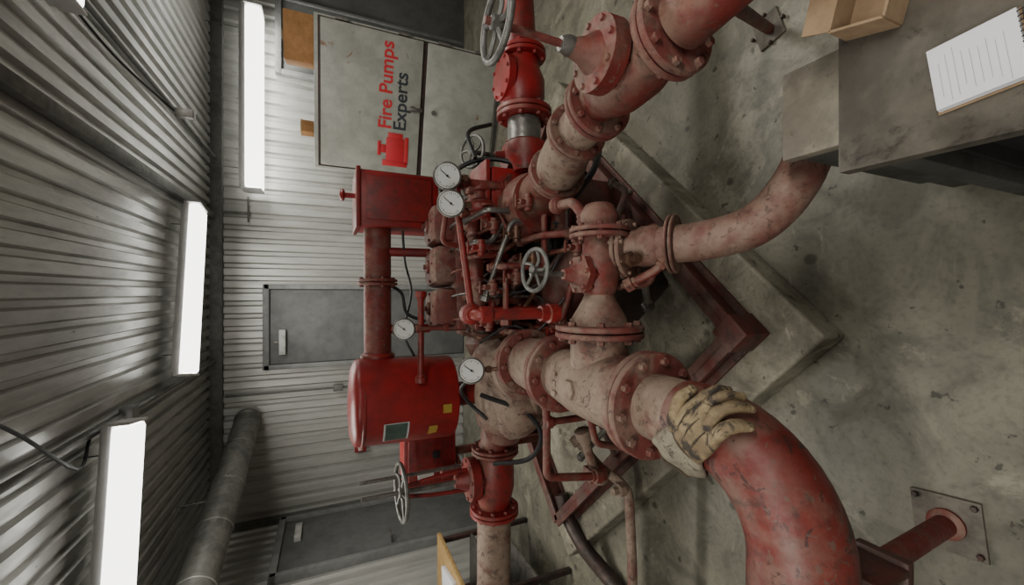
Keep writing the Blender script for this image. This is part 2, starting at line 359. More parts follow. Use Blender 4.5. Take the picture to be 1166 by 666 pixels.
# ------------------------------------------------------------------ plinth and skid
A=V((-.141,.785,0)); d1=V((.69,.724,0)).normalized(); d2=V((-.721,.693,0)).normalized()
b=B('concrete_plinth')
def prism(b,pts,z0,z1,m):
    n=len(pts); vs=[(q[0],q[1],z0) for q in pts]+[(q[0],q[1],z1) for q in pts]
    b.add(vs,[tuple(range(n-1,-1,-1)),tuple(range(n,2*n))]+[(i,(i+1)%n,n+(i+1)%n,n+i) for i in range(n)],m)
L1,L2=2.3,2.2
prism(b,[A,A+d1*L1,A+d1*L1+d2*L2,A+d2*L2],0,.12,PLIN)
o=b.done()
md=o.modifiers.new('b','BEVEL'); md.width=.012; md.segments=3
b=B('skid_frame')
S0=A+d1*.165+d2*.165
def rail(a,c,z0=.12,h=.12,w=.07):
    a=V(a);c=V(c);m=(a+c)/2;an=math.atan2((c-a).y,(c-a).x);Ln=(c-a).length
    b.box((m.x,m.y,z0+.008),(Ln,w,.016),RUSTD,rot=an); b.box((m.x,m.y,z0+h-.008),(Ln,w,.016),RUSTD,rot=an)
    b.box((m.x,m.y,z0+h/2),(Ln,.014,h),RUSTD,rot=an)
S1=S0+d1*1.9;S3=S0+d2*1.8;S2=S0+d1*1.9+d2*1.8
rail(S0-d1*.03,S1);rail(S0,S3);rail(S3,S2);rail(S1,S2)
rail(S0+d1*.65,S3+d1*.65);rail(S0+d1*1.3,S3+d1*1.3);rail(S0+d2*.9,S1+d2*.9,h=.14)
for q in (S0,S0+d1*.9,S0+d2*.9,S1,S3):
    b.bolts((q.x+.03,q.y+.05,.135),(0,0,1),.045,2,STL,.012,.02)
b.box((S0.x,S0.y+.01,.185),(.10,.10,.125),RUSTD,rot=.8)
b.done()
# ------------------------------------------------------------------ main discharge line (left)
PX,PZ=-.27,.84
b=B('discharge_pipe')
b.cyl((PX,1.14,PZ),(PX,.60,PZ),.077,BEI,seg=40)
b.joint((PX,.775,PZ),(0,1,0),.128,ROSE,t=.019,n=10,br=.011)
b.lathe((PX,.80,PZ),(0,1,0),[(0,.08),(.03,.085),(.08,.10),(.24,.10),(.33,.088),(.38,.083)],BEI,40)
b.cyl((PX,.98,PZ),(-.13,.98,PZ),.082,BEI,seg=36)
b.joint((-.11,.98,PZ),(1,0,0),.125,ROSE,t=.016,n=8,br=.011)
b.joint((PX,1.20,PZ),(0,1,0),.128,ROSE,t=.02,n=10,br=.011)
b.lathe((PX,1.22,PZ),(0,1,0),[(0,.085),(.05,.09),(.12,.10),(.2,.095),(.26,.082),(.30,.08)],BEI,36)
b.joint((PX,1.45,PZ),(0,1,0),.128,ROSE,t=.018,n=10,br=.011)
b.lathe((PX,.98,PZ+.095),(0,0,1),[(0,.03),(.012,.028),(.016,.02)],BEI,6)
for i in range(3): b.box((PX-.03+.03*i,1.07,PZ+.099),(.016,.022,.006),BEI)
b.done()
# branch (right)
b=B('branch_valve')
b.lathe((-.092,.98,PZ),(1,0,0),[(0,.08),(.02,.077),(.07,.048),(.09,.04)],BEI,32)
b.lathe((-.01,.98,PZ),(1,0,0),[(0,.04),(.02,.052),(.06,.058),(.11,.054),(.14,.042),(.2,.042)],REDD,32)
b.lathe((.05,.98,PZ),(0,0,1),[(0,.05),(.045,.048),(.05,.058),(.07,.058),(.074,.04),(.09,.025),(.12,.015)],REDD,6)
b.bolts((.05,.98,PZ+.06),(0,0,1),.046,6,REDD,.007,.008,.02)
b.cyl((.05,.98,PZ+.10),(.05,.98,1.06),.007,STL,seg=10)
b.wheel((.06,.975,1.05),(0.05,-.15,1),.056,WH,.006)
b.joint((.17,.98,PZ),(1,0,0),.085,ROSE,t=.013,n=8,br=.008)
b.lathe((.20,.98,PZ),(1,0,0),[(-.02,.05),(.02,.055),(.05,.04),(.055,.03)],ROSE,24)
b.run([(.02,.98,.79),(.02,.93,.70),(.14,.90,.68),(.2,1.0,.62)],.010,REDD)
b.lathe((.09,.92,.80),(0,-1,0),[(0,.02),(.03,.022),(.035,.014),(.06,.014)],COP,6)
b.done()
b=B('bypass_pipe')
pth=smooth_path([(.125,1.03,.79),(.125,.95,.765),(.130,.86,.71),(.135,.78,.66),(.155,.69,.615),(.20,.64,.58),(.266,.615,.54),(.36,.62,.45),(.42,.625,.25),(.43,.63,0)],5)
b.tube(pth,.051,PIPB,28)
b.joint((.125,.95,.765),(0,1,.45),.085,PIPB,t=.012,n=8,br=.007)
b.joint((.131,.84,.698),(0,1,.6),.080,PIPB,t=.008,n=0,br=.007)
b.lathe((.129,.87,.715),(0,1,.55),[(0,.053),(.01,.058),(.05,.058),(.06,.053)],PIPB,28)
b.box((.125,1.02,.80),(.12,.09,.10),REDD,bev=.02)
b.done()
# elbow
b=B('pipe_elbow')
arc=[V((PX,.66,PZ)),V((PX,.62,PZ))]
cx,cy,rr=-.45,.62,.18
for k in range(1,13):
    a=math.radians(90*k/12); arc.append(V((cx+rr*math.cos(a),cy-rr*math.sin(a),PZ-.02*k/12)))
arc+=[V((-.62,.44,.82)),V((-1.1,.44,.82)),V((-1.7,.44,.82))]
b.tube(arc,.080,ELB,44)
b.done()
b=B('pipe_support_stand')
b.box((-.63,.545,.005),(.15,.145,.010),PLATE,rot=.1)
b.bolts((-.63,.545,.010),(0,0,1),.085,4,DARK,.008,.010,.0,ph=.785+.1)
b.cyl((-.63,.545,.01),(-.625,.52,.42),.026,REDD,seg=24)
b.lathe((-.63,.545,.01),(0,0,1),[(0,.04),(.01,.04),(.02,.027)],REDD,24)
b.box((-.65,.50,.43),(.16,.10,.025),RUSTD); b.box((-.59,.50,.50),(.018,.10,.13),RUSTD);b.box((-.71,.50,.50),(.018,.10,.13),RUSTD)
b.box((-.65,.48,.57),(.16,.12,.02),RUSTD)
b.box((-.65,.45,.66),(.03,.10,.18),RUSTD); b.box((-.65,.445,.745),(.10,.13,.03),RUSTD)
b.done()
# ------------------------------------------------------------------ right line (suction)
b=B('suction_pipe')
pts=[V((.60,.20,.90)),V((.57,.45,.90)),V((.545,.62,.90))]
b.tube(smooth_path(pts,4),.060,REDD,32)
b.joint((.54,.645,.90),(-.08,1,0),.098,ROSE,t=.016,n=8,br=.010)
b.lathe((.537,.665,.90),(-.1,1,-.02),[(0,.065),(.03,.07),(.08,.082),(.16,.082),(.21,.068),(.24,.062)],REDD,36)
b.joint((.505,.925,.885),(-.12,1,-.06),.095,ROSE,t=.015,n=8,br=.009)
b.lathe((.50,.945,.882),(-.15,1,-.15),[(0,.066),(.10,.066)],BEI,30)
b.joint((.483,1.06,.865),(-.18,1,-.15),.092,ROSE,t=.013,n=8,br=.008)
b.lathe((.48,1.075,.862),(-.28,1,-.28),[(0,.066),(.05,.075),(.14,.083),(.20,.08)],BEI,30)
b.joint((.425,1.28,.805),(-.28,1,-.2),.102,ROSE,t=.014,n=8,br=.008)
b.lathe((.42,1.30,.80),(-.25,1,-.1),[(0,.075),(.25,.10)],REDD,30)
b.lathe((.528,.76,.93),(0,0,1),[(0,.072),(.04,.058),(.045,.08),(.065,.08),(.066,.08),(.085,.08),(.09,.045),(.115,.028),(.15,.018)],REDD,32)
b.bolts((.528,.76,.994),(0,0,1),.068,8,REDD,.007,.009,.04)
b.cyl((.528,.76,1.0),(.535,.76,1.27),.008,ROSE,seg=12)
b.lathe((.53,.76,1.05),(0,0,1),[(0,.018),(.03,.022),(.05,.015)],STL,12)
b.wheel((.535,.76,1.245),(0.03,-.02,1),.072,WH,.007)
b.done()
b=B('floor_pipe_strut')
b.cyl((1.01,1.045,.0),(.64,.62,.86),.018,REDD,seg=16)
b.box((1.01,1.045,.006),(.12,.10,.012),PLATE,rot=.3)
b.bolts((1.01,1.045,.014),(0,0,1),.06,4,DARK,.007,.009)
b.box((.62,.60,.87),(.1,.06,.05),REDD); b.done()
b=B('relief_pipe')
y0,z0=1.56,.79
b.cyl((.94,y0,z0+.02),(2.2,y0+.1,z0+.05),.066,RED,seg=32)
b.joint((.99,y0,z0+.02),(1,0,.03),.10,REDB,t=.015,n=8)
b.lathe((.97,y0,z0+.02),(-1,0,0),[(0,.07),(.04,.075),(.09,.095),(.16,.095),(.20,.08)],REDB,32)
b.lathe((.88,y0,z0+.02),(0,0,1),[(0,.075),(.06,.065),(.065,.09),(.08,.09),(.081,.09),(.095,.09),(.10,.04)],REDB,32)
b.bolts((.88,y0,z0+.10),(0,0,1),.078,8,REDB,.007,.009,.03)
b.joint((.745,y0,z0+.01),(1,0,0),.115,RED,t=.018,n=8,br=.010)
b.lathe((.72,y0,z0+.01),(-1,0,0),[(0,.07),(.09,.07)],STL,30)
b.lathe((.63,y0,z0),(-1,0,0),[(0,.075),(.01,.09),(.05,.09),(.09,.06),(.12,.05)],RED,30)
b.done()
b=B('gate_valve')
b.cyl((.714,2.0,.70),(.714,2.0,.88),.012,STL); b.wheel((.714,1.99,.885),(0,-.5,1),.08,WH,.008)
b.lathe((.714,2.0,.60),(0,0,1),[(0,.05),(.05,.06),(.08,.05),(.085,.07),(.1,.07),(.11,.03),(.16,.02)],RED,24)
b.cyl((.55,2.0,.62),(.95,2.0,.62),.04,RED); b.joint((.80,2.0,.62),(1,0,0),.07,RED,t=.012,n=6,br=.007)
b.done()
# ------------------------------------------------------------------ left gate valve line
b=B('gate_valve'); y,z=1.9,.80
b.cyl((-.60,1.86,z),(-.86,y,z),.075,REDD,seg=32); 
b.joint((-.77,y-.01,z),(1,0,0),.115,REDD,t=.015,n=8)
b.lathe((-.75,y,z),(-1,0,0),[(-.02,.075),(.06,.09),(.12,.098),(.2,.098),(.26,.085),(.3,.075)],RED,32)
b.joint((-1.07,y,z),(1,0,0),.12,RED,t=.017,n=10)
b.lathe((-.90,y,z),(0,0,1),[(0,.08),(.09,.07),(.095,.10),(.115,.10),(.118,.10),(.138,.10),(.143,.05),(.2,.03)],RED,32)
b.bolts((-.90,y,z+.115),(0,0,1),.086,8,REDD,.008,.01,.045)
for sx in (-.04,.04): b.tube(smooth_path([(-.90+sx*1.2,y,z+.14),(-.90+sx,y,z+.3),(-.90+sx*.6,y,z+.42)],4),.010,RED,8)
b.cyl((-.90,y,z+.15),(-.90,y,z+.62),.010,STL,seg=12)
b.wheel((-.90,y,z+.45),(0,-.06,1),.122,WH,.009)
b.cyl((-.88,y+.12,z+.1),(-.88,y+.12,z+.62),.009,STL,seg=10)
b.cyl((-1.09,y,z),(-1.9,y+.02,z),.083,BEI,seg=32)
b.lathe((-1.09,y,z),(-1,0,0),[(0,.08),(.03,.086),(.06,.083)],BEI,32)
b.done()
# ------------------------------------------------------------------ pump casing
b=B('fire_pump')
b.lathe((-.30,1.47,PZ-.01),(-.08,1,0),[(0,.09),(.02,.128),(.05,.132),(.08,.10),(.14,.11),(.24,.14),(.34,.12)],BEI,36)
b.ball((-.46,1.74,.80),(.20,.16,.15),BEI)
b.lathe((-.46,1.72,.72),(-.3,-.1,1),[(0,.15),(.05,.17),(.10,.175),(.15,.16),(.19,.11),(.2,.02)],BEI,36)
b.lathe((-.54,1.76,.80),(-1,.2,0),[(0,.14),(.06,.13),(.08,.10),(.14,.08)],ROSE,32)
b.bolts((-.44,1.72,.87),(-.3,-.1,1),.145,10,ROSE,.009,.014,.02)
b.torus((-.45,1.72,.78),(-.3,-.1,1),.165,.02,BEI)
b.cyl((-.46,1.78,.24),(-.46,1.78,.75),.11,REDD,seg=28); b.box((-.46,1.78,.26),(.34,.26,.04),RUSTD,rot=.8)
b.done()
# ------------------------------------------------------------------ engine
b=B('diesel_engine')
ea=.10; Re=Matrix.Rotation(ea,3,'Z'); ec=V((.12,2.0,0))
def E(x,y,z): return ec+Re@V((x,y,z))
def ebox(x,y,z,w,d,h,m,bev=.01): b.box(E(x,y,z),(w,d,h),m,R=Re,bev=bev)
ebox(0,0,.70,.66,.34,.46,RED,.02)
ebox(0,0,.40,.56,.26,.20,DARK,.03)
ebox(0,0,.96,.62,.26,.10,REDD,.02)
for i in range(3):
    x=-.20+.2*i
    ebox(x,-.02,1.045,.185,.22,.13,ROSE,.04)
    b.lathe(E(x,-.02,1.10),(0,0,1),[(0,.035),(.02,.03),(.025,.012),(.035,.012)],REDD,14)
    b.bolts(E(x,-.02,1.105),(0,0,1),.07,4,REDD,.007,.008)
for i in range(6):
    x=-.27+.108*i
    b.lathe(E(x,-.13,.95),V((0,-1,-.15)),[(0,.035),(.05,.03),(.09,.028)],REDD,16)
    b.bolts(E(x,-.19,.96),(0,-1,0),.028,3,DARK,.006,.006)
b.tube([E(-.33,-.24,.94),E(0,-.25,.945),E(.33,-.24,.94)],.036,REDD,20)
for i in range(7): b.lathe(E(-.30+.1*i,-.245,.942),Re@V((1,0,0)),[(0,.039),(.012,.044),(.024,.039)],REDD,20)
ebox(-.20,-.20,.72,.16,.10,.18,RED); ebox(.02,-.21,.66,.14,.12,.14,DARK); ebox(.2,-.21,.72,.12,.09,.2,RED)
for x,z,r,m in ((-.2,.74,.05,RED),(.02,.68,.055,DARK),(.2,.76,.045,REDD),(-.08,.82,.035,RED),(.11,.84,.035,REDD)):
    b.lathe(E(x,-.24,z),(0,-1,0),[(0,r),(.05,r),(.055,r*.8),(.09,r*.8),(.1,r*.4)],m,20)
    b.bolts(E(x,-.30,z),(0,-1,0),r*.75,5,DARK,.006,.006)
b.lathe(E(-.33,0,.68),Re@V((-1,0,0)),[(0,.22),(.05,.24),(.10,.22),(.16,.13)],REDD,36)
b.bolts(E(-.38,0,.68),Re@V((-1,0,0)),.215,12,DARK,.009,.01,.03)
b.lathe(E(.34,0,.66),Re@V((1,0,0)),[(0,.16),(.03,.17),(.05,.15),(.07,.17),(.10,.17),(.11,.05)],DARK,32)
b.lathe(E(.36,-.1,.88),Re@V((1,0,0)),[(0,.06),(.02,.07),(.04,.055),(.06,.07),(.08,.04)],DARK,24)
for i in range(6):
    x=-.27+.108*i
    b.hose([E(x,-.10,1.02),E(x+.01,-.17,1.03),E(x+.02,-.24,.98),E(x*.5+.02,-.28,.90),E(x*.3+.02,-.26,.75)],.0055,random.choice([STL,REDD,DARK]))
    b.lathe(E(x,-.10,.98),(0,-.2,1),[(0,.014),(.04,.014),(.045,.009),(.07,.009)],STL,8)
b.done()
# bolt-on machine parts hung in front of the block
b=B('fuel_filter')
for x,z in ((-.10,.86),(-.02,.86)):
    b.lathe((x,1.66,z-.10),(0,0,1),[(0,.02),(.01,.032),(.09,.034),(.095,.028),(.10,.038),(.125,.038),(.13,.02),(.14,.012)],REDD,20)
b.box((-.06,1.69,z+.03),(.16,.06,.03),RED,bev=.008)
b.done()
b=B('alternator')
b.lathe((.16,1.62,.66),(1,.1,0),[(0,.03),(.005,.055),(.03,.062),(.09,.062),(.115,.05),(.12,.03),(.14,.03),(.142,.045),(.165,.045),(.167,.02)],STL,26)
for k in range(8): 
    a=k*.785; b.box((.225,1.626+.06*math.cos(a),.66+.06*math.sin(a)),(.07,.012,.012),DARK,bev=.002)
b.box((.22,1.68,.66),(.05,.12,.03),REDD)
b.done()
b=B('oil_cooler')
b.cyl((-.14,1.58,.62),(.10,1.56,.60),.042,REDD,seg=24)
for x,yy,zz in ((-.15,1.581,.621),(.10,1.56,.60)): b.lathe((x-.008,yy,zz),(1,-.08,-.08),[(0,.05),(.016,.05)],RED,24); b.bolts((x,yy,zz),(1,-.08,-.08),.041,6,DARK,.005,.006,.02)
b.cyl((-.08,1.575,.65),(-.08,1.72,.70),.018,REDD); b.cyl((.05,1.565,.64),(.05,1.72,.70),.018,REDD)
b.done()
b=B('turbocharger')
b.lathe((.32,1.60,.98),(1,.1,0),[(0,.03),(.005,.045),(.02,.058),(.045,.058),(.06,.04),(.065,.028),(.09,.028),(.095,.045),(.12,.05),(.135,.03)],REDD,26)
b.torus((.345,1.603,.98),(1,.1,0),.045,.022,RED)
b.cyl((.345,1.60,1.02),(.345,1.72,1.06),.022,REDD)
b.done()
b=B('water_pump')
b.lathe((.30,1.50,.66),(0,-1,.2),[(0,.07),(.02,.072),(.03,.05),(.06,.045),(.065,.03),(.08,.03)],REDD,26)
b.bolts((.30,1.485,.663),(0,-1,.2),.06,7,STL,.006,.007)
b.cyl((.30,1.52,.66),(.30,1.75,.64),.05,RED); b.cyl((.30,1.5,.70),(.30,1.50,.83),.02,REDD); b.lathe((.30,1.5,.81),(0,0,1),[(0,.03),(.012,.03)],RED,6)
b.done()
b=B('sensing_line')
b.run([(-.06,1.04,.95),(-.06,1.04,1.19),(-.06,1.10,1.19)],.016,RED)
for z in (.97,1.15): b.lathe((-.06,1.04,z),(0,0,1),[(0,.023),(.03,.023)],RED,8)
b.done()
b=B('cooling_water_pipe')
R_=b.run
R_([(-.075,1.5,1.05),(.40,1.56,1.10)],.013,RED); R_([(-.07,1.5,1.05),(-.07,1.5,.62),(-.02,1.6,.5)],.014,RED)
R_([(.44,1.58,.86),(.44,1.58,1.08)],.016,REDD); R_([(.30,1.52,1.07),(.38,1.56,1.10),(.46,1.60,1.07)],.012,REDD)
R_([(.35,1.6,1.12),(.20,1.64,1.13),(.18,1.7,.9)],.011,REDD)
R_([(-.162,1.85,1.19),(-.162,1.85,1.05)],.010,REDD); R_([(-.40,1.86,1.17),(.0,1.86,1.17)],.014,RED)
R_([(-.03,1.5,1.0),(.28,1.46,.90),(.28,1.46,.70)],.010,STL)
R_([(.10,1.55,.95),(.10,1.45,.95),(.10,1.42,.78),(.33,1.42,.78)],.013,REDD)
R_([(-.16,1.6,.88),(-.16,1.5,.88),(-.16,1.45,.7),(.05,1.4,.66),(.05,1.3,.60)],.013,REDD)
R_([(.22,1.6,.80),(.22,1.40,.80),(.22,1.3,.72)],.014,REDD)
R_([(.0,1.6,.74),(.18,1.35,.72),(.34,1.35,.72)],.011,DARK)
R_([(-.05,1.7,.6),(.1,1.35,.55),(.3,1.3,.5)],.012,REDD)
R_([(-.12,1.45,.93),(.06,1.45,.93),(.06,1.5,.84)],.012,REDD)
for (x,y,z,m) in ((.02,1.46,.98,REDD),(.17,1.48,1.02,RED),(.26,1.5,.96,REDD),(-.12,1.5,.98,REDD),(.12,1.36,.86,COP),(.33,1.36,.88,REDD),(-.15,1.38,.74,RED),(.16,1.25,.74,REDD),(.06,1.42,.90,REDD),(.22,1.42,.90,COP)):
    b.lathe((x-.03,y,z),(1,0,0),[(0,.013),(.012,.013),(.014,.019),(.046,.019),(.048,.013),(.06,.013)],m,10)
    b.lathe((x,y,z+.01),(0,-.3,1),[(0,.012),(.03,.010),(.034,.005),(.05,.005)],m,8)
    b.box((x,y-.014,z+.056),(.045,.007,.007),m)
    b.cyl((x,y,z),(x,1.72,z-.02),.009,m,seg=8)
b.done()
b=B('fuel_line')
for i in range(36):
    x=random.uniform(-.2,.42); z=random.uniform(.5,1.02)
    x2=x+random.uniform(-.15,.15); z2=z-random.uniform(.08,.25); yy=random.uniform(1.48,1.66)
    b.run([(x,1.78,z),(x,yy,z),(x,yy,(z+z2)/2),(x2,yy,z2),(x2,1.78,z2)],random.choice([.006,.008,.011]),random.choice([REDD,RED,STL,DARK,COP,REDD]),.02)
for i in range(16):
    x=random.uniform(-.15,.4); z=random.uniform(.6,.98)
    b.lathe((x,1.66,z),(0,-1,.1),[(0,.022),(.02,.026),(.04,.026),(.045,.014),(.07,.014)],random.choice([REDD,RED,STL,ROSE]),6)
b.done()
b=B('rubber_hose')
b.hose([(-.42,1.60,.98),(-.50,1.55,.80),(-.60,1.52,.74),(-.72,1.6,.76),(-.78,1.75,.86)],.010,BLK)
b.hose([(-.30,1.5,1.0),(-.38,1.6,1.06),(-.47,1.7,1.0),(-.55,1.68,.92)],.008,BLK)
b.done()
b=B('rubber_hose')
b.hose([(.50,2.0,1.05),(.62,1.95,.95),(.66,1.9,.8),(.60,1.8,.62)],.012,BLK)
b.hose([(.35,1.35,.70),(.48,1.35,.60),(.60,1.45,.50),(.62,1.6,.4)],.014,BLK)
b.hose([(.60,1.75,.95),(.75,1.85,.95),(.85,1.95,.8)],.010,BLK)
b.done()
b=B('engine_wiring')
b.hose([(.05,2.15,1.30),(.0,2.1,1.22),(-.1,2.05,1.20),(-.14,2.0,1.12)],.008,BLK)
b.hose([(.3,2.05,1.22),(.15,2.1,1.20),(.0,2.15,1.16),(-.2,2.12,1.2),(-.33,2.1,1.15)],.006,BLK)
b.hose([(.05,1.5,1.0),(.0,1.46,.88),(.07,1.42,.76),(.2,1.40,.70),(.3,1.45,.62)],.005,BLK)
b.hose([(-.2,1.55,1.0),(-.13,1.48,.9),(-.15,1.44,.8),(-.02,1.4,.7)],.005,BLK)
b.done()
b=B('drain_pipe')
R_=b.run
R_([(-.42,1.45,.76),(-.50,1.45,.753),(-.74,1.45,.753),(-.78,1.45,.5)],.016,REDD)
R_([(-.52,1.45,.753),(-.52,1.45,.50),(-.60,1.6,.4)],.014,REDD)
R_([(-.60,1.5,.55),(-.75,1.5,.50),(-.84,1.55,.42)],.020,BEI)
R_([(-.70,1.7,.45),(-.81,1.6,.40),(-.89,1.5,.30),(-1.25,1.5,.28),(-1.6,1.5,.28)],.022,BEI,.06)
R_([(-.35,1.3,.60),(-.60,1.5,.42),(-.85,1.8,.36)],.013,STL)
R_([(-.38,1.25,.70),(-.55,1.25,.66),(-.62,1.3,.45)],.013,REDD)
b.box((-.80,1.52,.47),(.06,.06,.09),REDD)
b.lathe((-.89,1.5,.33),(0,0,1),[(0,.03),(.03,.03),(.035,.018),(.06,.018)],BEI,8)
b.cyl((-1.45,1.5,.28),(-1.45,1.5,0),.012,STL,seg=10)
b.done()
b=B('drain_hose')
b.hose([(-1.3,2.3,.18),(-1.43,2.24,.16),(-1.55,2.1,.13),(-1.63,2.0,.08),(-1.7,1.85,.05),(-1.9,1.6,.05)],.045,DARK,12)
b.done()
b=B('bypass_fittings')
R_=b.run
R_([(.05,.98,.80),(.05,1.0,.66),(-.05,1.1,.55)],.012,STL); R_([(.16,1.05,.74),(.10,1.1,.70),(.0,1.25,.62)],.018,REDD)
R_([(.02,.93,.78),(.06,.86,.74),(.09,.84,.72)],.012,REDD)
R_([(.20,1.0,.86),(.27,1.05,.88),(.29,1.2,.85)],.016,REDD)
R_([(.20,.96,.80),(.30,.98,.74),(.36,1.1,.7)],.010,DARK)
b.done()
b=B('gearbox')
b.box((.43,1.68,.85),(.20,.18,.19),REDB,bev=.025); b.lathe((.43,1.60,.85),(0,-1,0),[(0,.07),(.02,.07),(.025,.05)],RED,24)
b.bolts((.43,1.585,.85),(0,-1,0),.058,6,STL,.006,.008); b.box((.43,1.68,.955),(.23,.21,.02),RED)
b.box((.42,1.72,.5),(.22,.25,.5),RUSTD,bev=.02)
b.lathe((.36,1.45,.78),(0,1,0),[(0,.12),(.05,.13),(.2,.13)],REDD,30)
b.done()
b=B('pump_drive_guard')
b.tube([(.22,1.28,.60),(.05,1.5,.60),(-.15,1.75,.62)],.10,RUSTD,24); b.box((.05,1.5,.38),(.3,.3,.28),DARK,rot=.7,bev=.03)
b.done()
# ------------------------------------------------------------------ tank, exhaust, air box
b=B('fuel_tank')
b.lathe((-.52,2.05,.98),(0.02,0,1),[(0,.15),(.01,.195),(.02,.2),(.44,.2),(.45,.2),(.465,.19),(.48,.15),(.488,.06),(.49,.001)],REDB,48)
b.lathe((-.52,2.05,1.40),(0.02,0,1),[(0,.2),(.004,.204),(.012,.204),(.016,.2)],RED,48)
b.lathe((-.52,2.05,.84),(0,0,1),[(0,.06),(.15,.06)],RED,24)
def lab(a0,a1,z0,z1,m,rr=.2035):
    n=6; vs=[]
    for k in range(n+1):
        a=a0+(a1-a0)*k/n
        for z in (z0,z1): vs.append((-.512+rr*math.sin(a),2.05-rr*math.cos(a),z))
    b.add(vs,[(2*k,2*k+2,2*k+3,2*k+1) for k in range(n)],m)
lab(-.85,-.3,1.22,1.33,LABW); lab(-.83,-.32,1.228,1.322,LAB,.2045); lab(-.80,-.5,1.09,1.13,LABY); lab(-.2,-.0,1.03,1.07,LABY)
b.done()
b=B('exhaust_pipe')
b.cyl((-.34,2.1,1.33),(.34,2.12,1.33),.064,REDD,seg=32)
b.joint((.05,2.11,1.33),(1,0,0),.094,REDD,t=.013,n=8,br=.008)
b.lathe((-.33,2.1,1.33),(1,0,0),[(0,.08),(.03,.08),(.04,.066)],RED,28)
for x in (-.18,.2):
    b.cyl((x,2.1,1.28),(x,2.08,1.08),.022,RED)
b.done()
b=B('engine_air_box')
b.box((.44,2.15,1.235),(.26,.28,.37),REDB,bev=.012); b.box((.44,2.15,1.425),(.28,.30,.02),RED,bev=.004)
b.box((.44,2.0,1.24),(.2,.015,.3),RED,bev=.004)
b.cyl((.46,2.1,1.43),(.46,2.1,1.49),.012,REDB); b.ball((.46,2.1,1.49),(.03,.03,.014),REDB,n=8)
b.cyl((.44,2.12,1.05),(.44,2.1,.85),.05,RED)
b.cyl((.31,2.0,1.1),(.24,1.98,1.02),.03,REDD)
b.done()
b=B('pump_controller')
b.box((-.96,2.4,1.02),(.32,.14,.30),REDB,bev=.012); b.box((-.96,2.325,1.02),(.27,.012,.25),RED,bev=.005)
b.box((-1.03,2.315,1.05),(.06,.01,.09),LABW,bev=.002); b.box((-.92,2.315,.99),(.04,.01,.04),BLK,bev=.002)
b.cyl((-.96,2.43,.24),(-.96,2.43,.9),.025,REDD)
b.cyl((-.96,2.4,.86),(-1.12,2.38,.80),.016,REDD)
b.box((-1.0,2.25,.9),(.05,.05,.16),RED)
b.done()
# ------------------------------------------------------------------ gauges
def gauge(c,R,stem):
    e=B('pressure_gauge'); c=V(c); d=(V((0,0,1.55))-c); d=V((d.x*.7,d.y,d.z*.8)).normalized()
    e.lathe(c-d*.03,d,[(0,R*.7),(.004,R*.95),(.028,R*.97),(.03,R*1.08),(.036,R*1.08),(.038,R*.98),(.034,R*.92)],STL,36)
    e.lathe(c,d,[(.0045,R*.93),(.0065,R*.93)],GFACE,36)
    u=V((0,0,1)).cross(d).normalized(); w=d.cross(u)
    f=c+d*.0072
    for k in range(25):
        a=math.radians(-45+270*k/24); q=u*math.cos(a)+w*math.sin(a); l=.16 if k%4==0 else .08
        Rk=Matrix((q,d.cross(q),d)).transposed()
        e.box(f+q*R*(.84-l/2),(R*l,R*.045,.0006),BLK,R=Rk,bev=0)
    q=(u*.6+w*.8).normalized(); Rk=Matrix((q,d.cross(q),d)).transposed()
    e.box(f+q*R*.22+d*.001,(R*.95,R*.06,.001),BLK,R=Rk,bev=0); e.lathe(f,d,[(0,R*.1),(.004,R*.08)],BLK,14)
    e.lathe(c-V((0,0,R*1.0)),(0,0,-1),[(-.01,.010),(.012,.010),(.013,.014),(.03,.014)],COP,6)
    e.pipe([c-V((0,0,R)),c-V((0,0,R+.03)),V(stem)],.008,COP,.01)
    e.done()
gauge((.445,1.54,1.135),.050,(.45,1.60,1.05))
gauge((.330,1.49,1.135),.048,(.34,1.53,1.08))
gauge((-.162,1.86,1.245),.046,(-.162,1.86,1.17))
gauge((-.29,1.46,1.065),.046,(-.29,1.45,.965))
